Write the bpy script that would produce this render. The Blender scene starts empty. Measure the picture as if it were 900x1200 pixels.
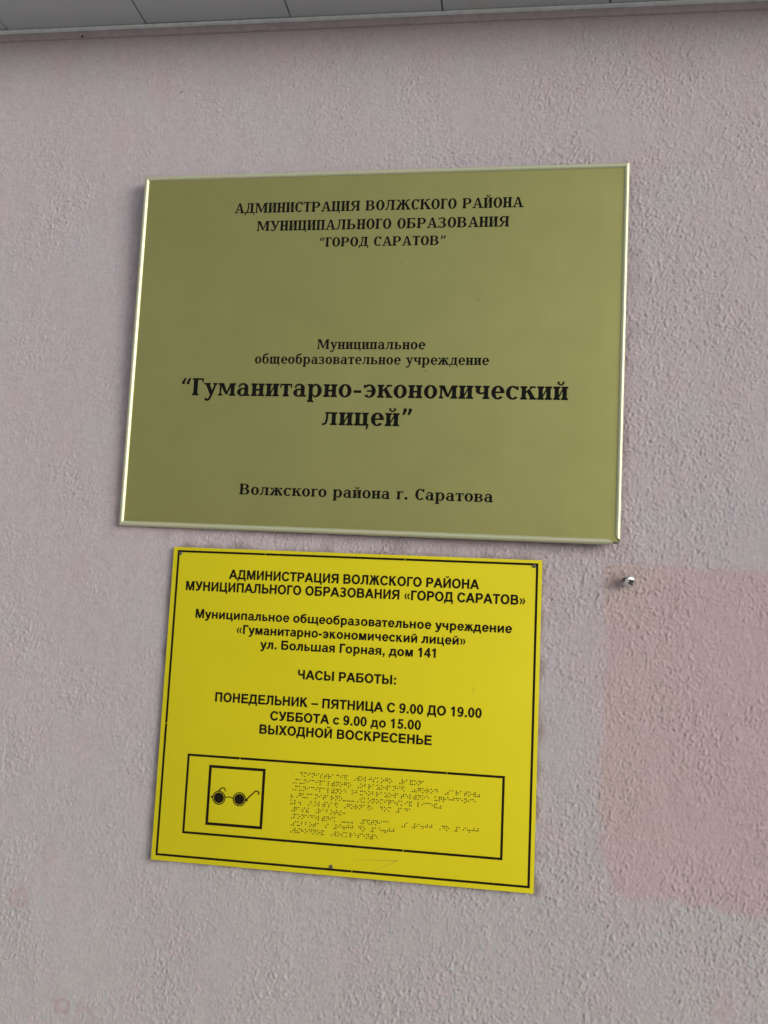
import bpy, bmesh, math, random
import numpy as np
from mathutils import Vector, Matrix, Euler
R = math.radians
SC = bpy.context.scene
COL = SC.collection
Z0 = 2.0                                  # height of the brass plate's centre above the pavement

# ---------------------------------------------------------------- camera
cam = bpy.data.cameras.new('camera'); cam_o = bpy.data.objects.new('camera', cam); COL.objects.link(cam_o)
cam.sensor_fit = 'VERTICAL'; cam.sensor_height = 36.0; cam.lens = 36.0 * 1061.18 / 1200.0
cam.clip_start = 0.02; cam.clip_end = 3000
def rx(a): return Matrix(((1, 0, 0), (0, math.cos(a), -math.sin(a)), (0, math.sin(a), math.cos(a))))
def ry(b): return Matrix(((math.cos(b), 0, math.sin(b)), (0, 1, 0), (-math.sin(b), 0, math.cos(b))))
def rz(c): return Matrix(((math.cos(c), -math.sin(c), 0), (math.sin(c), math.cos(c), 0), (0, 0, 1)))
B_ = Matrix(((1, 0, 0), (0, 0, -1), (0, 1, 0)))
M_ = rx(-0.1250) @ ry(0.1410) @ rz(0.0540) @ B_        # world -> (right, down, forward)
rot = Matrix((M_[0], -Vector(M_[1]), -Vector(M_[2]))).transposed()
cam_o.matrix_world = Matrix.Translation((0.2098, -1.1947, Z0 - 0.3623)) @ rot.to_4x4()
SC.camera = cam_o

# ---------------------------------------------------------------- sky, sun, exposure
SUN_EL, SUN_AZ = R(14), R(60)   # azimuth: from straight out of the wall (-Y) towards +X
world = bpy.data.worlds.new('World'); SC.world = world; world.use_nodes = True
nt = world.node_tree; bg = nt.nodes['Background']
sky = nt.nodes.new('ShaderNodeTexSky'); sky.sky_type = 'NISHITA'; sky.sun_disc = False
sky.sun_elevation = SUN_EL; sky.sun_rotation = R(180) - SUN_AZ
sky.air_density = 1.0; sky.dust_density = 3.0; sky.ozone_density = 1.0
hs = nt.nodes.new('ShaderNodeHueSaturation'); hs.inputs['Saturation'].default_value = 0.25
nt.links.new(sky.outputs[0], hs.inputs['Color']); nt.links.new(hs.outputs[0], bg.inputs[0])
bg.inputs[1].default_value = .093
sun = bpy.data.lights.new('sun', 'SUN'); sun.energy = .72; sun.angle = R(26); sun.color = (1.0, 0.96, 0.92)
sun_o = bpy.data.objects.new('sun', sun); COL.objects.link(sun_o)
sd = Vector((math.sin(SUN_AZ) * math.cos(SUN_EL), -math.cos(SUN_AZ) * math.cos(SUN_EL), math.sin(SUN_EL)))
sun_o.rotation_euler = (-sd).to_track_quat('-Z', 'Y').to_euler(); sun_o.location = sd * 8
vs = SC.view_settings; vs.view_transform = 'Standard'; vs.look = 'None'; vs.gamma = 1; vs.use_curve_mapping = False
vs.exposure = 0.81

# ---- bold serif Cyrillic drawn stroke by stroke (units: 1000 to the em, caps 730, x height 530) ----
class Glyph:
    def __init__(s): s.q = []                       # list of convex polygons (lists of xy)
    def box(s, x0, y0, x1, y1): s.q.append([(x0, y0), (x1, y0), (x1, y1), (x0, y1)])
    def poly(s, *p): s.q.append(list(p))
    def arc(s, cx, cy, rx, ry, a0, a1, wv, wh, n=22):
        P = []
        for i in range(n + 1):
            a = math.radians(a0 + (a1 - a0) * i / n); c, d = math.cos(a), math.sin(a)
            P.append(((cx + rx * c, cy + ry * d), (cx + (rx - wv) * c, cy + (ry - wh) * d)))
        for a, b in zip(P, P[1:]): s.q.append([a[0], b[0], b[1], a[1]])
    def stroke(s, pts, ws):
        L = []
        for i, (x, y) in enumerate(pts):
            xa, ya = pts[max(i - 1, 0)]; xb, yb = pts[min(i + 1, len(pts) - 1)]
            dx, dy = xb - xa, yb - ya; l = math.hypot(dx, dy) or 1; w = ws[i] / 2
            L.append(((x - dy / l * w, y + dx / l * w), (x + dy / l * w, y - dx / l * w)))
        for a, b in zip(L, L[1:]): s.q.append([a[0], b[0], b[1], a[1]])
    def stem(s, x, y0, y1, w=150, bl=52, br=52, tl=52, tr=52, t=58):
        s.box(x, y0, x + w, y1)
        for yy, l, r, k in ((y0, bl, br, 1), (y1, tl, tr, -1)):
            if l or r:
                s.box(x - l, min(yy, yy + k * t), x + w + r, max(yy, yy + k * t))
                if l: s.poly((x - l * .6, yy + k * t), (x, yy + k * t), (x, yy + k * (t + 38)))
                if r: s.poly((x + w, yy + k * t), (x + w + r * .6, yy + k * t), (x + w, yy + k * (t + 38)))
def make_serif():
    G = {}
    def g(ch, adv):
        a = Glyph(); G[ch] = (a, adv); return a
    for up in (0, 1):
        H = 730 if up else 530; S = 165 if up else 148; k = H / 530.0; T = 60
        def c(lo): return lo.upper() if up else lo
        def W(v): return v * (1.16 if up else 1.0)
        # п н и й ц щ г т
        x0 = 75; x1 = x0 + S + W(150); adv = x1 + S + 75
        a = g(c('п'), adv); a.stem(x0, 0, H, S); a.stem(x1, 0, H, S); a.box(x0, H - T, x1 + S, H)
        a = g(c('н'), adv); a.stem(x0, 0, H, S); a.stem(x1, 0, H, S); a.box(x0, H / 2 - 32, x1 + S, H / 2 + 32)
        for ch in 'ий':
            a = g(c(ch), adv); a.stem(x0, 0, H, S); a.stem(x1, 0, H, S)
            a.poly((x0 + S - 5, 50), (x0 + S - 5, 150), (x1 + 5, H - 50), (x1 + 5, H - 150))
            if ch == 'й':
                m = (x0 + x1 + S) / 2; a.arc(m, H + 170, 125, 115, 180, 360, 62, 45); a.box(m - 128, H + 165, m - 60, H + 205); a.box(m + 60, H + 165, m + 128, H + 205)
        a = g(c('ц'), adv + 25); a.stem(x0, 0, H, S); a.stem(x1, 0, H, S); a.box(x0, 0, x1 + S + 60, T)
        a.poly((x1 + S - 5, 2), (x1 + S - 40, -150), (x1 + S + 15, -150), (x1 + S + 60, 2))
        x2 = x1 + S + W(125)
        a = g(c('щ'), x2 + S + 100); a.stem(x0, 0, H, S); a.stem(x1 - 25, 0, H, S); a.stem(x2 - 25, 0, H, S); a.box(x0, 0, x2 + S + 40, T)
        a.poly((x2 + S - 25, 2), (x2 + S - 60, -150), (x2 + S - 5, -150), (x2 + S + 40, 2))
        a = g(c('г'), x0 + S + W(225)); a.stem(x0, 0, H, S, tr=0); e = x0 + S + W(205); a.box(x0, H - T, e, H); a.poly((e - 60, H), (e, H), (e, H - 170 * (.7 + .3 * up)), (e - 38, H - 170 * (.7 + .3 * up)))
        w = W(480); m = w / 2 + 20
        a = g(c('т'), w + 40); a.stem(m - S / 2, 0, H, S, tl=0, tr=0); a.box(20, H - T, w + 20, H)
        a.poly((20, H), (75, H), (55, H - 165), (20, H - 165)); a.poly((w - 35, H), (w + 20, H), (w + 20, H - 165), (w - 15, H - 165))
        # о с э е
        rx = W(256); ry = H / 2 + 14; cy = H / 2; wv = S + 4; wh = 56
        a = g(c('о'), 2 * rx + 70); a.arc(rx + 35, cy, rx, ry, 0, 360, wv, wh, 40)
        cx = rx + 35
        a = g(c('с'), 2 * rx + 35); a.arc(cx, cy, rx, ry, 48, 318, wv, wh, 34)
        a.poly((cx + rx * .52, H - 160 * k * .9), (cx + rx * .82, H - 160 * k * .9), (cx + rx * .82, H + 8 * up - 2), (cx + rx * .66, H + 8 * up - 2), (cx + rx * .5, H - 60))
        a = g(c('э'), 2 * rx + 45); ex = rx + 5; a.arc(ex, cy, rx, ry, 132, -138, wv, wh, 34); a.box(ex - rx * .35, cy - 28, ex + rx - 60, cy + 30)
        a.poly((ex - rx * .85, H - 160 * k * .9), (ex - rx * .6, H - 160 * k * .9), (ex - rx * .45, H - 60), (ex - rx * .7, H - 2), (ex - rx * .85, H - 2))
        if not up:
            a = g('е', 2 * rx + 45); a.arc(cx, cy, rx - 8, ry, 0, 320, wv, wh, 36); a.box(cx - rx + 100, cy - 18, cx + rx - 9, cy + 38)
            a.box(cx + rx - 8 - wv, cy - 18, cx + rx - 8, cy + 20)
            a = g('а', 590); a.box(345, 40, 345 + S, 370); a.box(345, 0, 560, T)
            a.arc(280, 360, 213, 184, 0, 140, S - 2, 56, 16); a.box(88, 370, 165, 505 - 60)
            a.arc(245, 160, 205, 172, 62, 300, 142, 50, 24); a.box(240, 276, 420, 330); a.poly((250, -12), (350, 30), (400, 120), (345, 120), (300, 60), (250, 40))
            a = g('р', 640); a.stem(75, -225, H, S, tr=0, tl=52); a.arc(345, 262, 250, 280, -110, 110, 152, 58, 26); a.poly((223, 440), (275, 536), (300, 530), (300, 470), (223, 380)); a.poly((223, 90), (223, 140), (290, 55), (290, -10))
            a = g('у', 590); a.poly((70, H - 30), (225, H - 30), (380, 120), (300, -20)); a.stroke([(500, H - 20), (330, 40), (270, -110), (215, -185), (120, -215)], [70, 78, 78, 72, 55]); a.box(20, H - T, 275, H); a.box(385, H - T, 570, H); a.arc(110, -165, 50, 50, 0, 360, 49, 49, 14)
            a = g('б', 600); a.arc(300, 255, 255, 268, 0, 360, 146, 54, 36); a.stroke([(115, 230), (95, 420), (140, 600), (250, 690), (380, 712), (500, 780)], [110, 110, 112, 108, 100, 62])
            a = g('в', 590); a.stem(75, 0, H, S, tr=0, br=0); a.box(200, H - 54, 330, H); a.box(200, 0, 345, 54); a.box(200, 248, 345, 302)
            a.arc(320, 402, 195, 128, -90, 90, 130, 50, 16); a.arc(335, 150, 215, 151, -90, 90, 140, 50, 16)
            a = g('з', 520); a.arc(235, 402, 205, 140, -90, 142, 130, 52, 20); a.arc(235, 145, 235, 158, -142, 90, 145, 52, 20); a.box(150, 250, 250, 302); a.box(50, 400, 110, 525); a.box(40, 5, 95, 120)
            a = g('ь', 590); a.stem(75, 0, H, S, br=0); a.box(200, 0, 345, 54); a.box(200, 270, 345, 324); a.arc(330, 162, 215, 162, -90, 90, 142, 52, 18)
            a = g('ч', 620); a.stem(395, 0, H, S); a.box(75, 330, 75 + S, H); a.box(23, H - T, 75 + S + 52, H); a.arc(223 + 40, 330, 188, 140, 180, 270, 146, 62, 12); a.poly((250, 190), (420, 215), (420, 280), (250, 252))
            a = g('к', 625); a.stem(75, 0, H, S); a.poly((215, 235), (215, 300), (440, H - 20), (520, H - 20)); a.poly((280, 300), (385, 385), (590, 30), (420, 30)); a.box(370, 0, 630, T); a.box(385, H - T, 590, H)
            a = g('л', 650); a.stem(400, 0, H, S, tl=0); a.box(135, H - T, 420, H); a.stroke([(215, H - 20), (200, 230), (160, 70), (85, 25), (20, 30)], [72, 76, 74, 70, 62])
            a = g('м', 770); a.stem(80, 0, H, 62, tl=55, tr=0); a.stem(545, 0, H, S, tl=0); a.poly((80, H), (240, H), (420, 60), (330, 60)); a.poly((345, 60), (400, 60), (600, H), (520, H))
            a = g('ж', 870); a.stem(360, 0, H, S)
            for d in (-1, 1):
                m = 434; f = lambda x: m + d * (x - m)
                a.poly((f(480), 240), (f(480), 300), (f(690), H - 15), (f(760), H - 30)); a.poly((f(530), 290), (f(620), 370), (f(830), 30), (f(670), 30)); a.box(min(f(640), f(860)), 0, max(f(640), f(860)), T); a.arc(f(760), H - 60, 55, 62, 0, 360, 54, 61, 12)
            a = g('д', 650); a.box(400, T, 400 + S, H); a.box(170, H - T, 600, H); a.stroke([(245, H - 20), (225, 240), (160, 40)], [70, 70, 72]); a.box(25, 0, 625, T); a.poly((25, T), (25, -150), (75, -150), (100, T)); a.poly((550, T), (575, -150), (625, -150), (625, T))
        else:
            a = g('А', 770); a.poly((330, H), (455, H), (700, 30), (530, 30)); a.poly((330, H), (400, H), (175, 30), (105, 30)); a.box(180, 215, 560, 270); a.box(20, 0, 265, T); a.box(455, 0, 770, T)
            a = g('Д', 760); a.box(455, T, 455 + S, H); a.box(180, H - T, 680, H); a.stroke([(290, H - 20), (265, 320), (175, 40)], [80, 82, 80]); a.box(25, 0, 730, T); a.poly((25, T), (25, -170), (75, -170), (110, T)); a.poly((645, T), (680, -170), (730, -170), (730, T))
            a = g('М', 980); a.stem(90, 0, H, 70, tl=60, tr=0); a.stem(725, 0, H, S, tl=0); a.poly((90, H), (280, H), (545, 60), (430, 60)); a.poly((450, 60), (510, 60), (790, H), (710, H))
            a = g('Р', 690); a.stem(75, 0, H, S, tr=0); a.box(230, H - 56, 390, H); a.box(230, 300, 390, 354); a.arc(380, 515, 255, 215, -90, 90, 165, 54, 20)
            a = g('Я', 760); a.stem(510, 0, H, S, tl=0); a.box(330, H - 56, 520, H); a.box(330, 320, 520, 374); a.arc(345, 525, 255, 205, 90, 270, 165, 54, 20); a.poly((330, 345), (445, 345), (235, 30), (110, 30)); a.box(20, 0, 260, T)
            a = g('В', 740); a.stem(75, 0, H, S, tr=0, br=0); a.box(230, H - 54, 400, H); a.box(230, 0, 410, 54); a.box(230, 352, 410, 404)
            a.arc(385, 552, 230, 178, -90, 90, 155, 50, 18); a.arc(400, 203, 270, 203, -90, 90, 168, 52, 18)
            a = g('Б', 720); a.stem(75, 0, H, S, tr=0, br=0); a.box(230, H - T, 600, H); a.poly((560, H), (605, H), (605, H - 170), (570, H - 170)); a.box(230, 0, 390, 54); a.box(230, 372, 390, 426); a.arc(380, 213, 270, 213, -90, 90, 168, 52, 18)
            a = g('Ь', 710); a.stem(75, 0, H, S, br=0); a.box(230, 0, 390, 54); a.box(230, 352, 390, 406); a.arc(380, 203, 265, 203, -90, 90, 168, 52, 18)
            a = g('З', 640); a.arc(290, 548, 240, 190, -90, 145, 150, 52, 22); a.arc(285, 195, 285, 207, -145, 90, 170, 54, 22); a.box(180, 348, 300, 404); a.box(55, 560, 100, 725); a.box(45, 5, 90, 170)
            a = g('К', 770); a.stem(75, 0, H, S); a.poly((230, 320), (230, 410), (550, H - 20), (650, H - 20)); a.poly((320, 400), (450, 490), (740, 30), (545, 30)); a.box(480, 0, 790, T); a.box(460, H - T, 720, H)
            a = g('Л', 760); a.stem(480, 0, H, S, tl=0); a.box(155, H - T, 500, H); a.stroke([(255, H - 20), (235, 320), (180, 95), (95, 28), (20, 34)], [82, 84, 82, 78, 70])
            a = g('У', 720); a.poly((80, H - 30), (265, H - 30), (455, 200), (370, 130)); a.stroke([(620, H - 20), (420, 190), (340, 60), (240, 12), (130, 25)], [72, 80, 82, 78, 66]); a.box(20, H - T, 320, H); a.box(510, H - T, 710, H); a.box(105, 0, 150, 120)
            a = g('Ж', 1080); a.stem(455, 0, H, S)
            for d in (-1, 1):
                m = 537; f = lambda x: m + d * (x - m)
                a.poly((f(600), 330), (f(600), 410), (f(840), H - 15), (f(930), H - 30)); a.poly((f(660), 400), (f(770), 490), (f(1020), 30), (f(840), 30)); a.box(min(f(800), f(1065)), 0, max(f(800), f(1065)), T); a.box(min(f(830), f(1010)), H - T, max(f(830), f(1010)), H)
    for ch, d in (('“', 1), ('”', -1)):
        a = g(ch, 480)
        for o in (60, 260):
            if d > 0: a.poly((o, 480), (o + 105, 480), (o + 105, 560), (o + 175, 730), (o + 95, 730), (o, 560))
            else: a.poly((o + 20, 470), (o + 90, 470), (o + 170, 630), (o + 170, 730), (o + 60, 730), (o + 60, 620))
    a = g('-', 400); a.box(50, 190, 350, 285)
    a = g('.', 330); a.arc(165, 80, 88, 88, 0, 360, 87, 87, 18)
    G[' '] = (Glyph(), 340)
    return G

# ---- bold grotesque Cyrillic and figures (units: 1000 to the em, caps 716, x height 519) ----
def make_sans():
    G = {}
    def g(ch, adv):
        a = Glyph(); G[ch] = (a, adv); return a
    for up in (0, 1):
        H = 716 if up else 519; S = 146 if up else 136; T = 122 if up else 106
        c = (lambda s: s.upper()) if up else (lambda s: s)
        x0 = 72; gap = 290 if up else 215; x1 = x0 + S + gap; adv = x1 + S + 72
        a = g(c('н'), adv); a.box(x0, 0, x0 + S, H); a.box(x1, 0, x1 + S, H); a.box(x0, H / 2 - T * .4, x1 + S, H / 2 + T * .6)
        a = g(c('п'), adv); a.box(x0, 0, x0 + S, H); a.box(x1, 0, x1 + S, H); a.box(x0, H - T, x1 + S, H)
        for ch in 'ий':
            a = g(c(ch), adv); a.box(x0, 0, x0 + S - 8, H); a.box(x1 + 8, 0, x1 + S, H); a.poly((x0 + S - 10, 0), (x0 + S - 10, 200), (x1 + 10, H), (x1 + 10, H - 200))
            if ch == 'й':
                m = (x0 + x1 + S) / 2; a.arc(m, H + 165, 130, 120, 180, 360, 62, 62, 12)
        a = g(c('ц'), adv + 30); a.box(x0, 0, x0 + S, H); a.box(x1, 0, x1 + S, H); a.box(x0, 0, x1 + S + 70, T); a.box(x1 + S - 40, -150, x1 + S + 70, 5)
        x2 = x1 + S + gap - 20
        for ch in 'шщ':
            a = g(c(ch), x2 + S + 72); a.box(x0, 0, x0 + S, H); a.box(x1 - 10, 0, x1 - 10 + S, H); a.box(x2, 0, x2 + S, H); a.box(x0, 0, x2 + S, T)
            if ch == 'щ': a.box(x2 + S - 40, 0, x2 + S + 70, T); a.box(x2 + S - 40, -150, x2 + S + 70, 5)
        a = g(c('г'), x0 + S + gap + 20); a.box(x0, 0, x0 + S, H); a.box(x0, H - T, x0 + S + gap + 5, H)
        w = 560 if up else 430
        a = g(c('т'), w + 50); a.box(25, H - T, w + 25, H); a.box(25 + w / 2 - S / 2, 0, 25 + w / 2 + S / 2, H)
        rx = 345 if up else 268; ry = H / 2 + 13; cy = H / 2; cx = rx + 42
        a = g(c('о'), 2 * rx + 84); a.arc(cx, cy, rx, ry, 0, 360, S + 4, T, 40)
        a = g(c('с'), 2 * rx + 30); a.arc(cx, cy, rx, ry, 32, 328, S + 4, T, 36)
        a = g(c('э'), 2 * rx + 40); ex = rx + 5; a.arc(ex, cy, rx, ry, 148, -148, S + 4, T, 36); a.box(ex - rx * .35, cy - T * .45, ex + rx - 60, cy + T * .5)
        a = g(c('л'), adv - 10); a.box(x1 - 10, 0, x1 - 10 + S, H); a.box(170, H - T, x1 + 20, H); a.stroke([(235, H - 10), (228, 260), (190, 105), (120, 58), (15, 58)], [S - 4, S - 4, 128, 116, 116])
        a = g(c('д'), adv + 30); a.box(x1, T - 10, x1 + S, H); a.box(150, H - T, x1 + 20, H); a.stroke([(220, H - 10), (210, 300), (140, 60)], [S - 10, S - 10, S - 10]); a.box(20, 0, x1 + S + 70, T); a.box(20, -150, 120, 5); a.box(x1 + S - 30, -150, x1 + S + 70, 5)
        a = g(c('к'), adv - 15); k = H / 519; a.box(x0, 0, x0 + S, H); a.poly((x0 + S - 5, H * .36), (x0 + S - 5, H * .64), (x1 - 40, H), (x1 + S - 25, H)); a.poly((x0 + S + 40, H * .50), (x0 + S + 150, H * .66), (x1 + S + 30, 0), (x1 - 40, 0))
        mw = 430 if up else 330; xm = x0 + S + mw
        a = g(c('м'), xm + S + 72); a.box(x0, 0, x0 + S - 10, H); a.box(xm + 10, 0, xm + S, H); m = (x0 + xm + S) / 2
        a.poly((x0 + 20, H), (x0 + S + 50, H), (m + 62, 0), (m - 62, 0)); a.poly((xm - 50, H), (xm + S - 20, H), (m + 62, 0), (m - 62, 0))
        a = g(c('ж'), 900 if up else 730); m = 450 if up else 365; a.box(m - S / 2, 0, m + S / 2, H)
        for d in (-1, 1):
            f = lambda x: m + d * x * (1.2 if up else 1)
            a.poly((f(50), H * .42), (f(50), H * .64), (f(185), H), (f(325), H)); a.poly((f(90), H * .52), (f(185), H * .66), (f(360), 0), (f(205), 0))
        bx = 590 if up else 480
        a = g(c('ь'), bx + 65); a.box(x0, 0, x0 + S, H); hh = H * .6; a.box(x0, 0, bx - 170, T - 10); a.box(x0, hh - T + 10, bx - 170, hh); a.arc(bx - 180, hh / 2, 215, hh / 2, -90, 90, S, T - 10, 18)
        if up:
            a = g('Ы', 940); a.box(x0, 0, x0 + S, H); a.box(x0, 0, 410, T - 10); a.box(x0, hh - T + 10, 410, hh); a.arc(400, hh / 2, 205, hh / 2, -90, 90, S, T - 10, 18); a.box(720, 0, 720 + S, H)
            a = g('А', 740); a.poly((290, H), (450, H), (735, 0), (575, 0)); a.poly((290, H), (445, H), (162, 0), (5, 0)); a.box(170, 160, 570, 280)
            a = g('Р', 670); a.box(x0, 0, x0 + S, H); a.box(x0, H - T, 420, H); a.box(x0, 260, 420, 260 + T); a.arc(405, 488, 230, 228, -90, 90, S + 4, T, 20)
            a = g('В', 725); a.box(x0, 0, x0 + S, H); a.box(x0, H - 116, 430, H); a.box(x0, 0, 450, 120); a.box(x0, 316, 440, 428); a.arc(420, 521, 210, 195, -90, 90, 144, 112, 18); a.arc(445, 212, 228, 212, -90, 90, 150, 116, 18)
            a = g('Б', 715); a.box(x0, 0, x0 + S, H); a.box(x0, H - T, 610, H); a.box(x0, 0, 450, 116); a.box(x0, 326, 450, 440); a.arc(440, 220, 228, 220, -90, 90, 150, 114, 18)
            a = g('Е', 670); a.box(x0, 0, x0 + S, H); a.box(x0, H - T, 610, H); a.box(x0, 0, 625, T); a.box(x0, 305, 580, 305 + T)
            a = g('Я', 725); a.box(505, 0, 505 + S, H); a.box(300, H - T, 510, H); a.box(280, 275, 510, 275 + T - 5); a.arc(300, 495, 235, 221, 90, 270, S + 4, T, 20); a.poly((290, 330), (430, 330), (195, 0), (15, 0))
            a = g('З', 640); a.arc(295, 525, 250, 203, -90, 152, 148, 112, 24); a.arc(290, 202, 275, 214, -158, 90, 152, 116, 26); a.box(200, 322, 310, 430)
            a = g('Ч', 690); a.box(470, 0, 470 + S, H); a.box(55, 450, 55 + S, H); a.arc(255, 450, 200, 180, 180, 270, S, T, 12); a.poly((250, 270), (480, 295), (480, 415), (250, 392))
            a = g('У', 650); a.poly((10, H), (175, H), (420, 210), (300, 160)); a.stroke([(560, H), (385, 190), (310, 80), (220, 52), (90, 62)], [160, 150, 130, 116, 112])
            a = g('Х', 690); a.poly((20, H), (195, H), (675, 0), (500, 0)); a.poly((490, H), (665, H), (190, 0), (15, 0))
        else:
            a = g('а', 575); a.box(370, 60, 506, 340); a.arc(285, 340, 221, 191, 0, 158, 136, 104, 20); a.arc(235, 150, 200, 162, 80, 300, 132, 96, 24); a.box(255, 212, 400, 306); a.poly((370, 120), (506, 120), (540, 0), (395, 0)); a.poly((230, -12), (320, -5), (400, 70), (380, 130), (300, 85), (230, 86))
            a = g('е', 2 * rx + 60); a.arc(cx, cy, rx - 8, ry, 0, 325, 140, 104, 36); a.box(cx - rx + 90, cy - 42, cx + rx - 9, cy + 42)
            a = g('р', 620); a.box(x0, -200, x0 + S, H); a.arc(330, 260, 245, 272, -140, 140, 140, 106, 30)
            a = g('у', 560); a.poly((10, H), (158, H), (340, 120), (235, -10)); a.stroke([(482, H), (320, 30), (262, -90), (190, -150), (65, -148)], [146, 138, 122, 108, 104])
            a = g('б', 600); a.arc(298, 245, 258, 258, 0, 360, 140, 104, 36); a.stroke([(110, 230), (95, 400), (140, 560), (240, 632), (370, 650), (500, 690)], [130, 130, 128, 116, 104, 100])
            a = g('в', 570); a.box(x0, 0, x0 + S, H); a.box(x0, H - 92, 350, H); a.box(x0, 0, 360, 94); a.box(x0, 222, 350, 306); a.arc(335, 382, 175, 137, -90, 90, 125, 88, 16); a.arc(345, 153, 195, 153, -90, 90, 130, 92, 16)
            a = g('з', 510); a.arc(225, 384, 200, 148, -90, 155, 126, 90, 20); a.arc(225, 148, 228, 162, -160, 90, 132, 96, 22); a.box(150, 228, 245, 312)
            a = g('ч', 590); a.box(380, 0, 380 + S, H); a.box(55, 330, 55 + S, H); a.arc(225, 330, 170, 150, 180, 270, S, 104, 12); a.poly((220, 180), (400, 200), (400, 302), (220, 284))
            a = g('я', 590); a.box(385, 0, 385 + S, H); a.box(235, H - 100, 400, H); a.box(230, 190, 400, 284); a.arc(240, 355, 190, 164, 90, 270, S, 98, 20); a.poly((235, 240), (355, 240), (160, 0), (5, 0))
    a = g('0', 560); a.arc(280, 356, 243, 370, 0, 360, 142, 112, 40)
    a = g('1', 560); a.box(235, 0, 378, 716); a.poly((235, 716), (300, 716), (300, 600), (235, 540), (95, 480), (95, 600), (190, 650))
    a = g('4', 560); a.box(310, 0, 445, 716); a.box(25, 150, 530, 265); a.poly((25, 265), (150, 265), (345, 560), (345, 716), (310, 716))
    a = g('5', 560); a.box(150, 600, 485, 716); a.poly((115, 335), (240, 335), (280, 716), (150, 716)); a.arc(275, 232, 245, 244, -160, 135, 145, 110, 30)
    a = g('9', 560); a.arc(270, 480, 238, 246, 0, 360, 142, 106, 36); a.stroke([(440, 480), (436, 280), (385, 110), (280, 44), (150, 62), (80, 120)], [138, 138, 126, 112, 112, 100])
    for ch, d in (('«', -1), ('»', 1)):
        a = g(ch, 560); f = lambda x: 280 + d * (x - 280)
        for o in (60, 285): a.poly((f(o), 470), (f(o + 90), 470), (f(o + 205), 262), (f(o + 100), 262)); a.poly((f(o + 100), 262), (f(o + 205), 262), (f(o + 90), 55), (f(o), 55))
    a = g('-', 340); a.box(40, 195, 300, 320)
    a = g('–', 560); a.box(10, 215, 550, 320)
    a = g('.', 280); a.box(70, 0, 210, 140)
    a = g(',', 280); a.box(70, 0, 210, 140); a.poly((140, 5), (210, 5), (195, -90), (105, -165), (75, -110), (130, -70))
    a = g(':', 330); a.box(95, 0, 235, 140); a.box(95, 380, 235, 519)
    G[' '] = (Glyph(), 280)
    return G

# ---------------------------------------------------------------- helpers
def lin(r, g, b): return tuple(((v / 255 + .055) / 1.055) ** 2.4 if v > 10 else v / 255 / 12.92 for v in (r, g, b)) + (1,)
class NT:
    def __init__(s, name):
        s.m = bpy.data.materials.new(name); s.m.use_nodes = True; s.t = s.m.node_tree; s.b = s.t.nodes['Principled BSDF']
    def n(s, kind, **kw):
        x = s.t.nodes.new(kind)
        for k, v in kw.items():
            if k in x.inputs: x.inputs[k].default_value = v
            else: setattr(x, k, v)
        return x
    def l(s, a, b): s.t.links.new(a, b)
    def obj(s, scale=(1, 1, 1)):
        c = s.n('ShaderNodeTexCoord'); m = s.n('ShaderNodeMapping'); m.inputs['Scale'].default_value = scale; s.l(c.outputs['Object'], m.inputs[0]); return m.outputs[0]
    def noise(s, vec, scale, detail=3, rough=.5):
        x = s.n('ShaderNodeTexNoise'); x.inputs['Scale'].default_value = scale; x.inputs['Detail'].default_value = detail; x.inputs['Roughness'].default_value = rough; s.l(vec, x.inputs['Vector']); return x.outputs['Fac']
    def ramp(s, fac, stops):
        x = s.n('ShaderNodeValToRGB'); e = x.color_ramp.elements
        while len(e) < len(stops): e.new(.5)
        for el, (p, c) in zip(e, stops): el.position = p; el.color = c if len(c) == 4 else tuple(c) + (1,)
        s.l(fac, x.inputs[0]); return x.outputs[0]
    def bump(s, h, strength, dist):
        x = s.n('ShaderNodeBump'); x.inputs['Strength'].default_value = strength; x.inputs['Distance'].default_value = dist; s.l(h, x.inputs['Height']); s.l(x.outputs[0], s.b.inputs['Normal'])
    def mix(s, f, a, b, mode='MIX'):
        x = s.n('ShaderNodeMix', data_type='RGBA', blend_type=mode)
        for v, i in ((f, x.inputs[0]), (a, x.inputs[6]), (b, x.inputs[7])):
            if hasattr(v, 'links'): s.l(v, i)
            else: i.default_value = v
        return x.outputs[2]
def obj(name, V, F, m, parent=None, smooth=False, label=None):
    me = bpy.data.meshes.new(name); me.from_pydata(V, [], F); me.materials.append(m)
    if smooth:
        me.shade_smooth(); me.set_sharp_from_angle(angle=R(smooth))
    o = bpy.data.objects.new(name, me); COL.objects.link(o); o.parent = parent
    if label: o['label'] = label
    return o
def from_bm(name, bm, m, parent=None, smooth=None, label=None):
    me = bpy.data.meshes.new(name); bm.to_mesh(me); bm.free(); me.materials.append(m)
    if smooth: me.shade_smooth(); me.set_sharp_from_angle(angle=R(smooth))
    o = bpy.data.objects.new(name, me); COL.objects.link(o); o.parent = parent
    if label: o['label'] = label
    return o
def thing(name, label, cat, loc, rot=(0, 0, 0)):
    o = bpy.data.objects.new(name, None); COL.objects.link(o); o.location = loc; o.rotation_euler = rot; o.empty_display_size = .05
    o['label'] = label; o['category'] = cat; return o
def bevel_box(x0, y0, z0, x1, y1, z1, b=0.0005, seg=2):
    bm = bmesh.new(); bmesh.ops.create_cube(bm, size=1)
    for v in bm.verts: v.co = Vector(((x0 + x1) / 2 + v.co.x * (x1 - x0), (y0 + y1) / 2 + v.co.y * (y1 - y0), (z0 + z1) / 2 + v.co.z * (z1 - z0)))
    if b: bmesh.ops.bevel(bm, geom=bm.edges[:], offset=b, segments=seg, affect='EDGES', profile=.6)
    bmesh.ops.recalc_face_normals(bm, faces=bm.faces[:]); return bm

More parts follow.
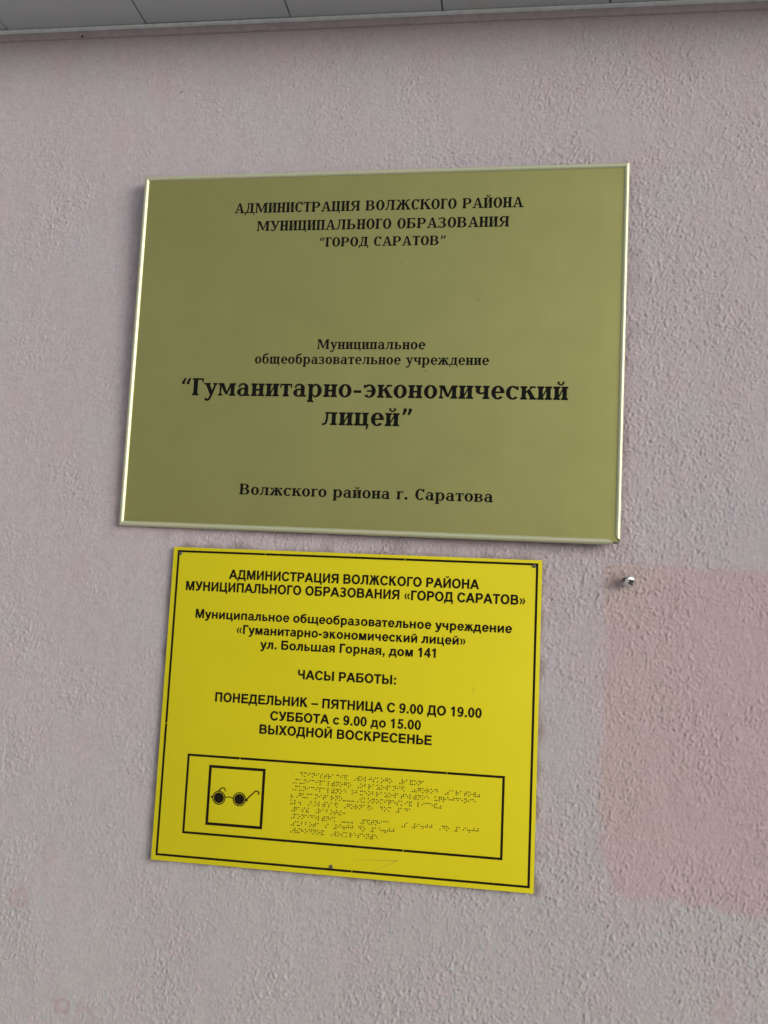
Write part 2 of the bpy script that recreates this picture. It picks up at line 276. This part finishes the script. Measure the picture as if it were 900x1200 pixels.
# ---------------------------------------------------------------- materials
def mat_wall():
    k = NT('painted_plaster'); k.b.inputs['Roughness'].default_value = .82; k.b.inputs['Specular IOR Level'].default_value = .25
    a = k.n('ShaderNodeAttribute', attribute_name='paint')
    v = k.obj()
    f = k.noise(v, 220, 4, .6)
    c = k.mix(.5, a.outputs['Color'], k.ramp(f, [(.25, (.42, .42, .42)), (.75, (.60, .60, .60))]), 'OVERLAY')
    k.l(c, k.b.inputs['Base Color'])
    k.bump(k.noise(k.obj((1, 1, .6)), 330, 4, .6), .55, .0012)
    return k.m
def mat_brass():
    k = NT('satin_brass_sheet'); k.b.inputs['Metallic'].default_value = 1.0
    v = k.obj()
    n1 = k.noise(v, 9, 4, .6)
    k.l(k.ramp(n1, [(.3, (.440, .425, .158)), (.7, (.470, .455, .174))]), k.b.inputs['Base Color'])
    sm = k.ramp(k.noise(v, 26, 5, .7), [(.45, (0, 0, 0)), (.72, (1, 1, 1))])
    n2 = k.mix(.45, k.noise(k.obj((1, 1, 40)), 40, 3, .6), sm)
    r = k.n('ShaderNodeMapRange'); r.inputs[3].default_value = .36; r.inputs[4].default_value = .50; k.l(n2, r.inputs[0]); k.l(r.outputs[0], k.b.inputs['Roughness'])
    k.bump(k.noise(v, 5, 2), .05, .004)
    return k.m
def mat_frame():
    k = NT('polished_brass_moulding'); k.b.inputs['Metallic'].default_value = .55
    k.b.inputs['Base Color'].default_value = (.56, .58, .39, 1); k.b.inputs['Roughness'].default_value = .48
    k.bump(k.noise(k.obj(), 60, 3), .08, .001)
    return k.m
def plain(name, col, rough=.5, metal=0, spec=.5):
    k = NT(name); k.b.inputs['Base Color'].default_value = tuple(col)[:3] + (1,); k.b.inputs['Roughness'].default_value = rough
    k.b.inputs['Metallic'].default_value = metal; k.b.inputs['Specular IOR Level'].default_value = spec
    f = k.noise(k.obj(), 90, 3); c = tuple(col)[:3]
    k.l(k.ramp(f, [(.3, tuple(x * .9 for x in c)), (.7, tuple(min(1, x * 1.08) for x in c))]), k.b.inputs['Base Color'])
    return k.m
def mat_yellow():
    k = NT('yellow_plastic'); v = k.obj()
    c1 = k.ramp(k.noise(v, 7, 4, .6), [(.3, (.560, .490, .006)), (.7, (.600, .525, .007))])
    c2 = k.mix(k.ramp(k.noise(v, 150, 3, .7), [(.66, (0, 0, 0)), (.80, (.22, .22, .22))]), c1, (.40, .35, .03, 1))
    k.l(c2, k.b.inputs['Base Color']); k.b.inputs['Roughness'].default_value = .5; k.b.inputs['Specular IOR Level'].default_value = .22
    k.bump(k.noise(v, 14, 2), .05, .002)
    return k.m
def mat_soffit():
    k = NT('grey_soffit_paint'); v = k.obj()
    c = k.ramp(k.noise(v, 5, 4, .6), [(.3, (.40, .43, .435)), (.75, (.435, .455, .46))])
    c = k.mix(k.ramp(k.noise(v, 11, 3, .6), [(.62, (0, 0, 0)), (.78, (.45, .45, .45))]), c, (.44, .355, .355, 1))
    k.l(c, k.b.inputs['Base Color']); k.b.inputs['Roughness'].default_value = .5
    return k.m
M_WALL = mat_wall(); M_BRASS = mat_brass(); M_FRAME = mat_frame(); M_YEL = mat_yellow(); M_SOF = mat_soffit()
M_INK = plain('black_print', (.006, .006, .005), .8, 0, .08)
M_INKY = plain('black_film_print', (.011, .007, .004), .8, 0, .08)
M_DOT = plain('braille_ink', (.012, .009, .004), .7, 0, .2)
M_STEEL = plain('zinc_plated_steel', (.80, .80, .78), .22, 1)
M_DARKST = plain('weathered_steel', (.16, .15, .11), .55, .6)
M_HOLE = plain('dark_recess', (.02, .02, .02), .7)
M_TRIM = plain('trim_overpainted', (.38, .31, .33), .65)
M_TRIML = plain('trim_grey_lip', (.66, .70, .69), .35)
M_RUST = plain('rust_spot', (.09, .035, .025), .9)
M_SCR = plain('scratch_grime', (.30, .26, .03), .7)
M_BACK = plain('backing_board', (.10, .09, .07), .8)
M_GROUND = plain('paving_grey', (.55, .55 * .985, .55 * .97), .9)

# ---------------------------------------------------------------- setting: pavement, wall, soffit
S = 400
g = obj('pavement', [(-S, -S, 0), (S, -S, 0), (S, S, 0), (-S, S, 0)], [(0, 1, 2, 3)], M_GROUND); g['kind'] = 'structure'

def make_wall():
    rng = np.random.default_rng(7); st = .00145
    def axis(lo, hi, far_lo, far_hi):
        d = np.arange(lo, hi + st / 2, st)
        a = lo - np.cumsum(.01 * 1.5 ** np.arange(16)); a = a[a > far_lo][::-1]
        b = hi + np.cumsum(.01 * 1.5 ** np.arange(16)); b = b[b < far_hi]
        return np.concatenate(([far_lo], a, d, b, [far_hi])), len(a) + 1, len(d)
    X, ix, nx = axis(-.75, .66, -4, 4)
    Z, iz, nz = axis(-1.07, .51, -2.0, .62)
    def band(lx, lz, wid=.5, seed=0):
        r = np.random.default_rng(seed); w = np.fft.rfft2(r.standard_normal((nz, nx)))
        fz = np.fft.fftfreq(nz, st)[:, None]; fx = np.fft.rfftfreq(nx, st)[None, :]
        k = np.sqrt((fx * lx) ** 2 + (fz * lz) ** 2)
        h = np.fft.irfft2(w * np.exp(-((k - 1) / wid) ** 2 / 2) * (k < 4), s=(nz, nx)); return h / h.std()
    xx = X[ix:ix + nx][None, :]; zz = Z[iz:iz + nz][:, None]
    low = lambda s, sd: band(s, s, .6, sd)
    b1 = band(.0062, .0080, .75, 1); b2 = band(.014, .018, .6, 2); b3 = band(.0050, .0072, .8, 21)
    # trowelled drag marks: crisp lumps with flat plaster between
    h1 = 1.7 * np.tanh(np.clip(b1 + .55 * b2 - .75, 0, None) * 1.0) + .30 * b3
    pits = -np.clip(-b1 - 1.3 + .2 * b2, 0, None) * 1.1
    rough = .70 + .22 * low(.16, 3) + .16 * low(.45, 4) + .38 * np.clip((xx + .10) / .5, -.6, 1) - .10 * np.clip(zz / .5, -1, 1)
    rough = np.clip(rough, .26, 1.3)
    h = (h1 * .00051 + pits * .00045) * rough + band(.05, .07, .5, 5) * .00010 + low(.35, 6) * .0004
    h = np.clip(h, -.0016, .0014)
    fade = np.clip(np.minimum(np.minimum(xx + .75, .66 - xx), np.minimum(zz + 1.07, .51 - zz)) / .03, 0, 1)
    Y = np.full((len(Z), len(X)), .0016); Y[iz:iz + nz, ix:ix + nx] -= h * fade
    XX, ZZ = np.meshgrid(X, Z)
    co = np.stack([XX, Y, ZZ + Z0], -1).reshape(-1, 3).astype(np.float32)
    NX, NZ = len(X), len(Z)
    i = (np.arange(NZ - 1)[:, None] * NX + np.arange(NX - 1)[None, :]).ravel()
    q = np.stack([i, i + 1, i + 1 + NX, i + NX], 1).astype(np.int32)
    me = bpy.data.meshes.new('plaster_wall')
    me.vertices.add(len(co)); me.vertices.foreach_set('co', co.ravel())
    me.loops.add(q.size); me.loops.foreach_set('vertex_index', q.ravel())
    me.polygons.add(len(q)); me.polygons.foreach_set('loop_start', np.arange(0, q.size, 4, dtype=np.int32))
    me.update(calc_edges=True); me.shade_smooth()
    # the wall's own paint: old lilac, greyer repaint, a redder rectangle where another board hung, stains
    wob = np.zeros_like(XX); wob2 = wob.copy(); wob3 = wob.copy(); sm = wob.copy(); fi = wob.copy()
    core = (slice(iz, iz + nz), slice(ix, ix + nx))
    wob[core] = low(.05, 11); wob2[core] = low(.22, 12); wob3[core] = low(.12, 13); fi[core] = low(.02, 14); sm[core] = low(.5, 15)
    def ss(v, a, b): t = np.clip((v - a) / (b - a), 0, 1); return t * t * (3 - 2 * t)
    lil = np.array(PAINT['lilac']); grey = np.array(PAINT['grey']); pink = np.array(PAINT['pink']); red = np.array(PAINT['red']); orange = np.array(PAINT['orange']); slate = np.array(PAINT['slate'])
    C = np.empty(XX.shape + (3,)); C[:] = lil
    def put(col, m): C[:] = C * (1 - m[..., None]) + col * m[..., None]
    put(grey, ss(-ZZ + .06 * wob2 + .10 * XX, .42, .80) * .85)                                   # greyer low down
    put(slate, ss(wob2 + .6 * sm + .5 * fi * .3, .5, 2.2) * .35 * (1 - ss(-ZZ, .45, .6)))
    put(pink, ss(wob3 + .5 * fi, .5, 2.4) * .55)
    put(pink, ss(ZZ + .008 * wob + .02 * wob3, .415, .478) * .75)                                # pink rim under the trim
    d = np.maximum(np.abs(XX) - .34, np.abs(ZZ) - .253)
    put(pink, (1 - ss(np.abs(d) + .004 * wob, .0, .035)) * .6 * ss(-ZZ + .3 * XX, -.4, .2))       # old paint round the plate
    edge = .324 + .0014 * wob + .0006 * fi + .018 * ss(-ZZ, .62, .68)
    inr = ss(XX, 0, 1) * 0 + ss(XX - edge, -.007, .008) * ss(-.2765 + .0010 * wob - ZZ, -.003, .004) * ss(ZZ + .682 + .09 * (XX - .33) * .8 + .0022 * wob + .0007 * fi, -.004, .005)
    put(red, inr * .92)
    put(orange, inr * (1 - ss(XX - .324 + .02 * wob, .02, .10)) * ss(1.4 + wob2, 0, 2) * .55)
    put(pink, ss(XX, .26, .34) * (1 - inr) * ss(-ZZ, .2, .3) * (1 - ss(-ZZ, .45, .6)) * .5)
    put(slate, ss(XX + .02 * wob, .42, .50) * ss(ZZ, -.272, -.262) * ss(-ZZ, .10, .24) * .45)
    for (px, pz, r, a) in ((-.362, -.891, .010, .6), (-.437, -.762, .012, .4), (-.33, -.905, .016, .3), (.47, -.80, .014, .2), (-.40, -.70, .012, .25)):
        rr = np.hypot(XX - px, ZZ - pz) / r + .12 * fi
        put(red * np.array((.92, .78, .78)), np.exp(-((rr - .8) / .35) ** 2) * a)
    for (px, pz, r, a) in ((-.3042, .3941, .0014, .8), (.329, -.281, .0016, .7), (.330, -.2885, .0013, .8), (.341, -.2955, .008, .40)):
        put(np.array((.12, .085, .075)), np.exp(-(((XX - px) / (1.6 * r)) ** 2 + ((ZZ - pz) / (.8 * r)) ** 2)) * a)
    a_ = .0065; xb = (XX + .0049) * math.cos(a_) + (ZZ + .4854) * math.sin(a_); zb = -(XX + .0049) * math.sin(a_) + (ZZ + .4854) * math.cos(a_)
    db = np.maximum(np.abs(xb) - .25, np.abs(zb) - .2076)                                        # wall paint darkened close round both signs' edges
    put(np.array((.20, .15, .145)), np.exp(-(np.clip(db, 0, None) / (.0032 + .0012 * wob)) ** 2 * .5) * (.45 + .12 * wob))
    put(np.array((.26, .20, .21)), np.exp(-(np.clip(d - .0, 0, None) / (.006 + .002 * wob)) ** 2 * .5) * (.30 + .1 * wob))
    C *= 1 + .012 * fi[..., None]
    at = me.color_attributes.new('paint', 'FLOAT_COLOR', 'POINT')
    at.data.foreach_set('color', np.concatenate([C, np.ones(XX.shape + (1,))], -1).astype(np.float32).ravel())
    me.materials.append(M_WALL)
    o = bpy.data.objects.new('plaster_wall', me); COL.objects.link(o); o['kind'] = 'structure'
    return o
PAINT = dict(lilac=(.392, .352, .374), grey=(.368, .358, .351), pink=(.412, .336, .358), red=(.402, .312, .316), orange=(.402, .322, .298), slate=(.374, .362, .378))
wall = make_wall()

SOF = Z0 + .497
soffit = bpy.data.objects.new('soffit', None); COL.objects.link(soffit); soffit.location = (0, 0, SOF); soffit['kind'] = 'structure'
random.seed(4)
seams = [-.5847, -.3633, -.142, .079, .3105]
xs = [seams[0] - .2245 * k for k in range(9, 0, -1)] + seams + [seams[-1] + .2245 * k for k in range(1, 10)]
DEPTH = .09
for a, b in zip(xs, xs[1:]):
    dz = random.uniform(-.0006, .0006)
    from_bm('soffit_board', bevel_box(a + .0009, -DEPTH, dz, b - .0009, .0, .012 + dz, .0012, 2), M_SOF, soffit, 40)
from_bm('roof_deck', bevel_box(xs[0], -DEPTH - .01, .0145, xs[-1], .2, .16, .004, 1), M_BACK, soffit)
from_bm('fascia', bevel_box(xs[0], -DEPTH - .035, -.002, xs[-1], -DEPTH - .0105, .17, .003, 2), M_TRIML, soffit, 40)
# L-shaped trim in the corner: grey lip under the boards, leg on the wall painted over with wall paint
from_bm('corner_lip', bevel_box(xs[0], -.0115, -.0028, xs[-1], -.0032, -.0010, .0006, 2), M_TRIML, soffit, 40)
from_bm('wall_leg', bevel_box(xs[0], -.0036, -.0125, xs[-1], .004, -.0012, .0008, 2), M_TRIM, soffit, 40)

# ---------------------------------------------------------------- lettering
SERIF = make_serif(); SANS = make_sans()
def grow(q, e):
    out = []; n = len(q)
    for j in range(n):
        (ax_, ay), (bx, by), (cx, cy) = q[j - 1], q[j], q[(j + 1) % n]
        d1 = (bx - ax_, by - ay); d2 = (cx - bx, cy - by); l1 = math.hypot(*d1) or 1e-6; l2 = math.hypot(*d2) or 1e-6
        nx, ny = d1[1] / l1 + d2[1] / l2, -d1[0] / l1 - d2[0] / l2; l = math.hypot(nx, ny) or 1
        k = min(2.0 / l, 1.6); out.append((bx + nx / l * e * k, by + ny / l * e * k))
    return out
def lettering(font, text, x0, x1, z, cap, parent, m, y=-.00012, track=0, label=None, fat=7):
    G = SERIF if font == 's' else SANS; H = 730.0 if font == 's' else 716.0
    tot = 0; n = 0
    for ch in text: tot += G[ch][1] + track
    lo = 60; tot -= 120; k = cap / H; kx = (x1 - x0) / tot
    V = []; F = []; pen = -lo; i = 0
    for ch in text:
        gl, adv = G[ch]
        for q in gl.q:
            q = list(q); ar = sum(q[j][0] * q[(j + 1) % len(q)][1] - q[(j + 1) % len(q)][0] * q[j][1] for j in range(len(q)))
            if abs(ar) < 1: continue
            if ar < 0: q = q[::-1]
            q = grow(q, fat)
            b = len(V); V += [(x0 + (pen + u) * kx, y - i * 2.0e-6, z + v * k) for u, v in q]; F.append(tuple(range(b, b + len(q)))); i = (i + 1) % 40
        pen += adv + track
    return obj('lettering', V, F, m, parent, label=label)
def ribbon(pts, w, y=-.00015, closed=False):
    V = []; F = []; n = len(pts)
    for i, (x, z) in enumerate(pts):
        xa, za = pts[i - 1 if (i or closed) else 0]; xb, zb = pts[(i + 1) % n if closed else min(i + 1, n - 1)]
        dx, dz = xb - xa, zb - za; l = math.hypot(dx, dz) or 1; ww = w[i] / 2 if isinstance(w, (list, tuple)) else w / 2
        V += [(x - dz / l * ww, y, z + dx / l * ww), (x + dz / l * ww, y, z - dx / l * ww)]
    for i in range(n if closed else n - 1):
        j = (i + 1) % n; F.append((2 * i, 2 * i + 1, 2 * j + 1, 2 * j))
    return V, F
def merge(parts):
    V = []; F = []
    for v, f in parts: b = len(V); V += v; F += [tuple(b + i for i in q) for q in f]
    return V, F

# ---------------------------------------------------------------- brass plate
GW, GH = .6803, .5063
plate = thing('brass_plaque', 'large framed satin brass name plate with black serif lettering above the yellow board', 'sign', (0, -.020, Z0), (.0265, 0, -.0198))
from_bm('panel', bevel_box(-GW / 2 + .0035, .0030, -GH / 2 + .0035, GW / 2 - .0035, .0048, GH / 2 - .0035, .0003, 1), M_BRASS, plate)
from_bm('backing_board', bevel_box(-GW / 2 + .006, .0050, -GH / 2 + .006, GW / 2 - .006, .0125, GH / 2 - .006, .0005, 1), M_BACK, plate)
PROF = [(0, .0115), (0, .0042), (.0004, .0026), (.0012, .0012), (.0024, .0003), (.0037, 0), (.0050, .0003), (.0062, .0012), (.0069, .0024), (.0072, .0029), (.0072, .0032)]
def bar(length, inset0=0, inset1=0, bow=0):          # along local x, outer edge at z=0, inwards is +z; mitred ends
    V = []; F = []; N = 14; P = len(PROF)
    for s in range(N + 1):
        t = s / N
        for (w, y) in PROF:
            a = -length / 2 + w + inset0; b = length / 2 - w - inset1
            V.append((a + (b - a) * t, y, w + bow * math.sin(math.pi * t)))
    for s in range(N):
        for j in range(P - 1): F.append((s * P + j, s * P + j + 1, (s + 1) * P + j + 1, (s + 1) * P + j))
    F.append(tuple(range(P))[::-1]); F.append(tuple(N * P + j for j in range(P)))
    return V, F
def place(VF, ang, cx, cz):
    c, s = math.cos(ang), math.sin(ang)
    return [(cx + x * c - z * s, y, cz + x * s + z * c) for x, y, z in VF[0]], VF[1]
for VF, lab in ((place(bar(GW, 0, .0080), 0, 0, -GH / 2), 'bottom frame bar stopping short of the gaping right corner'), (place(bar(GH, .0050, 0), math.pi / 2, GW / 2, 0), None),
           (place(bar(GW), math.pi, 0, GH / 2), None), (place(bar(GH), -math.pi / 2, -GW / 2, 0), None)):
    o = obj('frame_bar', *VF, M_FRAME, plate, 50, lab)
    bm = bmesh.new(); bm.from_mesh(o.data); bmesh.ops.recalc_face_normals(bm, faces=bm.faces[:]); bm.to_mesh(o.data); bm.free(); o.data.shade_smooth(); o.data.set_sharp_from_angle(angle=R(50))
from_bm('corner_key', bevel_box(GW / 2 - .0085, .0036, -GH / 2 + .0012, GW / 2 - .0012, .010, -GH / 2 + .0085, .0015, 2), M_DARKST, plate, 40)
for t, x0, x1, z, cap in (('АДМИНИСТРАЦИЯ ВОЛЖСКОГО РАЙОНА', -.2005, .2018, .1952, .0142), ('МУНИЦИПАЛЬНОГО ОБРАЗОВАНИЯ', -.1664, .1840, .1687, .0142), ('“ГОРОД САРАТОВ”', -.0753, .0999, .1445, .0130),
        ('Муниципальное', -.0695, .0784, -.0003, .0134), ('общеобразовательное учреждение', -.1572, .1644, -.0213, .0134), ('“Гуманитарно-экономический', -.2614, .2682, -.0670, .0240), ('лицей”', -.0560, .0647, -.1056, .0240),
        ('Волжского района г. Саратова', -.1671, .1767, -.2040, .0146)):
    lettering('s', t, x0, x1, z, cap, plate, M_INK, .00285, 12)
for (x, z, a, l) in ((.1476, .0682, 1.2, .004), (.0815, -.0300, -.6, .004), (.041, .119, .3, .002)):
    V, F = ribbon([(x - math.cos(a) * l / 2, z - math.sin(a) * l / 2), (x, z), (x + math.cos(a) * l / 2, z + math.sin(a) * l / 2)], [.0004, .0012, .0003], .0028); obj('nick', V, F, M_DARKST, plate)

# ---------------------------------------------------------------- yellow opening-hours board
YW, YH = .5000, .4152
board = thing('yellow_notice_board', 'yellow plastic board with opening hours, glasses symbol and braille below the brass plate', 'sign', (-.0049, -.0046, Z0 - .4854), (0, -.0065, 0))
from_bm('panel', bevel_box(-YW / 2, 0, -YH / 2, YW / 2, .0030, YH / 2, .0004, 2), M_YEL, board, 50)
def frame_lines(x0, z0, x1, z1, w, gaps=()):
    segs = []; g2 = .0004
    for (xa, za, xb, zb, k) in ((x0 - w / 2, z1, x1 + w / 2, z1, 't'), (x0 - w / 2, z0, x1 + w / 2, z0, 'b'), (x0, z0 + w / 2, x0, z1 - w / 2, 'l'), (x1, z0 + w / 2, x1, z1 - w / 2, 'r')):
        cuts = sorted(p for s, p in gaps if s == k); a = 0.0
        L = math.hypot(xb - xa, zb - za); ux, uz = (xb - xa) / L, (zb - za) / L
        lim = [0.0]
        for cpos in cuts:
            d = (cpos - xa) if k in 'tb' else (cpos - za); lim += [d - g2, d + g2]
        lim.append(L)
        for a, b in zip(lim[::2], lim[1::2]): segs.append(ribbon([(xa + ux * a, za + uz * a), (xa + ux * b, za + uz * b)], w))
    return merge(segs)
obj('printed_border', *frame_lines(-.2425, -.2000, .2436, .2020, .0029, (('t', .071), ('t', -.12), ('b', .02), ('l', -.03))), M_INKY, board)
obj('braille_box_outline', *frame_lines(-.2079, -.1691, .2089, -.0692, .0030, (('t', -.137), ('t', .137), ('b', .085))), M_INKY, board)
obj('symbol_box_outline', *frame_lines(-.1767, -.1556, -.1031, -.0821, .0036), M_INKY, board)
# dark glasses symbol
def disc(cx, cz, r, y=-.00016, n=32): return [(cx + r * math.cos(2 * math.pi * i / n), y, cz + r * math.sin(2 * math.pi * i / n)) for i in range(n)], [tuple(range(n))]
def circ(cx, cz, r, w, n=36, y=-.00015): return ribbon([(cx + r * math.cos(2 * math.pi * i / n), cz + r * math.sin(2 * math.pi * i / n)) for i in range(n)], w, y, True)
gx, gz, hx, hz = -.1624, -.1217, -.1344, -.1216
def arcp(cx, cz, r, a0, a1, n=8): return [(cx + r * math.cos(R(a0 + (a1 - a0) * i / n)), cz + r * math.sin(R(a0 + (a1 - a0) * i / n))) for i in range(n + 1)]
gl = [circ(gx, gz, .0083, .0014), circ(hx, hz, .0083, .0014), disc(gx, gz, .0069), disc(hx, hz, .0069),
      ribbon([(gx + .008, gz + .0005), (gx + .011, gz + .0017), (gx + .014, gz + .0021), (gx + .017, gz + .0016), (hx - .008, hz + .0006)], .0013),
      ribbon([(gx - .0015, gz + .0085), (gx + .0015, gz + .0115)] + arcp(gx + .0048, gz + .0098, .0033, 130, -15), .0015),
      ribbon([(hx + .0088, hz - .0005), (hx + .014, hz + .005), (hx + .0205, hz + .0112)] + arcp(hx + .0228, hz + .0088, .0032, 120, -20), .0017),
      disc(gx - .0098, gz + .0006, .0013), disc(hx + .0100, hz - .0006, .0015)]
obj('glasses_symbol', *merge(gl), M_INKY, board)
for t, x0, x1, z, cap in (('АДМИНИСТРАЦИЯ ВОЛЖСКОГО РАЙОНА', -.1679, .1687, .1669, .0124), ('МУНИЦИПАЛЬНОГО ОБРАЗОВАНИЯ «ГОРОД САРАТОВ»', -.2288, .2297, .1491, .0124),
        ('Муниципальное общеобразовательное учреждение', -.2122, .2131, .1123, .0119), ('«Гуманитарно-экономический лицей»', -.1532, .1546, .0938, .0119), ('ул. Большая Горная, дом 141', -.1184, .1183, .0756, .0119),
        ('ЧАСЫ РАБОТЫ:', -.0651, .0664, .0385, .0119), ('ПОНЕДЕЛЬНИК – ПЯТНИЦА С 9.00 ДО 19.00', -.1768, .1779, .0026, .0121), ('СУББОТА с 9.00 до 15.00', -.0991, .1005, -.0173, .0119), ('ВЫХОДНОЙ ВОСКРЕСЕНЬЕ', -.1131, .1154, -.0355, .0119)):
    lettering('a', t, x0, x1, z, cap, board, M_INKY, fat=13)
# braille (Russian cells), one part per line
BR = dict(zip('абвгдеёжзийклмнопрстуфхцчшщъыьэюя', ('1', '12', '2456', '1245', '145', '15', '16', '245', '1356', '24', '12346', '13', '123', '134', '1345', '135', '1234', '1235', '234', '2345', '136', '124', '125', '14', '12345', '156', '1346', '12356', '2346', '23456', '246', '1256', '1246')))
BR.update({'^': '6', '#': '3456', '1': '1', '4': '145', '5': '15', '9': '24', '0': '245', '.': '256', ',': '2', ':': '25', '-': '36', '«': '236', '»': '356', ' ': ''})
LINES = ['^администрация ^волжского ^района', '^муниципального ^образования ^«город ^саратов»', '^муниципальное общеобразовательное учреждение', '«^гуманитарно---^экономический лицей»', 'ул. ^большая ^горная, дом #141',
         '^часы ^работы:', '^понедельник --- ^пятница  ^с #9.00 ^до #19.00', '^суббота с #9.00 до #15.00', '^выходной ^воскресенье']
for li, t in enumerate(LINES):
    V = []; F = []; W_ = []; G_ = []
    for ci, ch in enumerate(t):
        for d in BR[ch]:
            d = int(d) - 1; x = -.0650 + ci * .00537 + (d // 3) * .0023; z = -.0818 - li * .0089 - (d % 3) * .0023
            r = .00086; worn = (li == 0 and ci < 2)
            v, f = (W_, G_) if worn else (V, F); b = len(v)
            for k in range(8): v.append((x + r * math.cos(k * math.pi / 4), -.00005, z + r * math.sin(k * math.pi / 4)))
            for k in range(8): v.append((x + r * .6 * math.cos(k * math.pi / 4), -.00040, z + r * .6 * math.sin(k * math.pi / 4)))
            v.append((x, -.0005, z))
            for k in range(8):
                n = (k + 1) % 8; f += [(b + k, b + n, b + 8 + n, b + 8 + k), (b + 8 + k, b + 8 + n, b + 16)]
    o = obj('braille_line', V, F, M_DOT, board, 60); o['kind'] = 'stuff'
    if W_: o = obj('worn_braille_dots', W_, G_, M_YEL, board, 60, 'raised dots that have lost their black colour'); o['kind'] = 'stuff'
for pts, w in (([(.0222, -.1853), (.05, -.1838), (.0783, -.1820)], [.0002, .0006, .0007]), ([(.0783, -.1820), (.062, -.1905), (.0449, -.1979)], [.0006, .0004, .0002]), ([(.1675, .0435), (.1668, .038), (.1669, .0325)], [.0002, .0006, .0003]), ([(-.0645, -.088), (-.0668, -.081), (-.0672, -.077)], [.0002, .0004, .0002])):
    V, F = ribbon(pts, w, -.00008); obj('scratch', V, F, M_SCR, board)
def small_screw(x, z):
    bm = bmesh.new(); bmesh.ops.create_cone(bm, cap_ends=True, segments=20, radius1=.0026, radius2=.0019, depth=.0011, matrix=Matrix.Translation((x, -.00055, z)) @ Matrix.Rotation(R(90), 4, 'X'))
    o = from_bm('screw', bm, M_DARKST, board, 40)
    bm = bmesh.new()
    for a in (0, 90):
        bmesh.ops.create_cube(bm, size=1, matrix=Matrix.Translation((x, -.00112, z)) @ Matrix.Rotation(R(a + 20), 4, 'Y') @ Matrix.Diagonal((.0022, .0002 + a * 1e-6, .0005, 1)))
    from_bm('cross_slot', bm, M_HOLE, o)
small_screw(-.2397, .1990); small_screw(.2397, .1998); small_screw(-.0074, -.1965)

# ---------------------------------------------------------------- loose screw standing out of the wall
ax = Vector((.40, -.86, -.26)).normalized()
scr = thing('wall_screw', 'loose steel screw sticking out of the bare wall right of the yellow board', 'screw', (.3490, .0015, Z0 - .2955))
scr.rotation_euler = ax.to_track_quat('Z', 'Y').to_euler()
bm = bmesh.new(); prof = []
for i in range(20): z = -.012 + i * .0013; prof.append((z, .0024 if i % 2 else .0017))
n = 14; rings = []
for z, r in prof: rings.append([bm.verts.new((r * math.cos(2 * math.pi * k / n), r * math.sin(2 * math.pi * k / n), z)) for k in range(n)])
for a, b in zip(rings, rings[1:]):
    for k in range(n): bm.faces.new((a[k], a[(k + 1) % n], b[(k + 1) % n], b[k]))
from_bm('shank', bm, M_DARKST, scr, 60)
bm = bmesh.new(); rings = []; n = 28
for z, r in ((.0118, .0016), (.0118, .0070), (.0124, .0076), (.0136, .0072), (.0146, .0056), (.0150, .0032)): rings.append([bm.verts.new((r * math.cos(2 * math.pi * k / n), r * math.sin(2 * math.pi * k / n), z)) for k in range(n)])
for a, b in zip(rings, rings[1:]):
    for k in range(n): bm.faces.new((a[k], a[(k + 1) % n], b[(k + 1) % n], b[k]))
bm.faces.new(rings[-1]); bm.faces.new(rings[0][::-1])
from_bm('head', bm, M_STEEL, scr, 45)
bm = bmesh.new()
for a in (0, 90): bmesh.ops.create_cube(bm, size=1, matrix=Matrix.Translation((0, 0, .0150)) @ Matrix.Rotation(R(a + 30), 4, 'Z') @ Matrix.Diagonal((.0078, .0027, .0022 + a * 1e-6, 1)))
from_bm('recess', bm, M_HOLE, scr)

# rust spot where a nail pierced the trim
spot = from_bm('nail_head', bevel_box(-.468, -.0048, -.0135, -.464, -.0038, -.0098, .0004, 1), M_RUST, soffit)
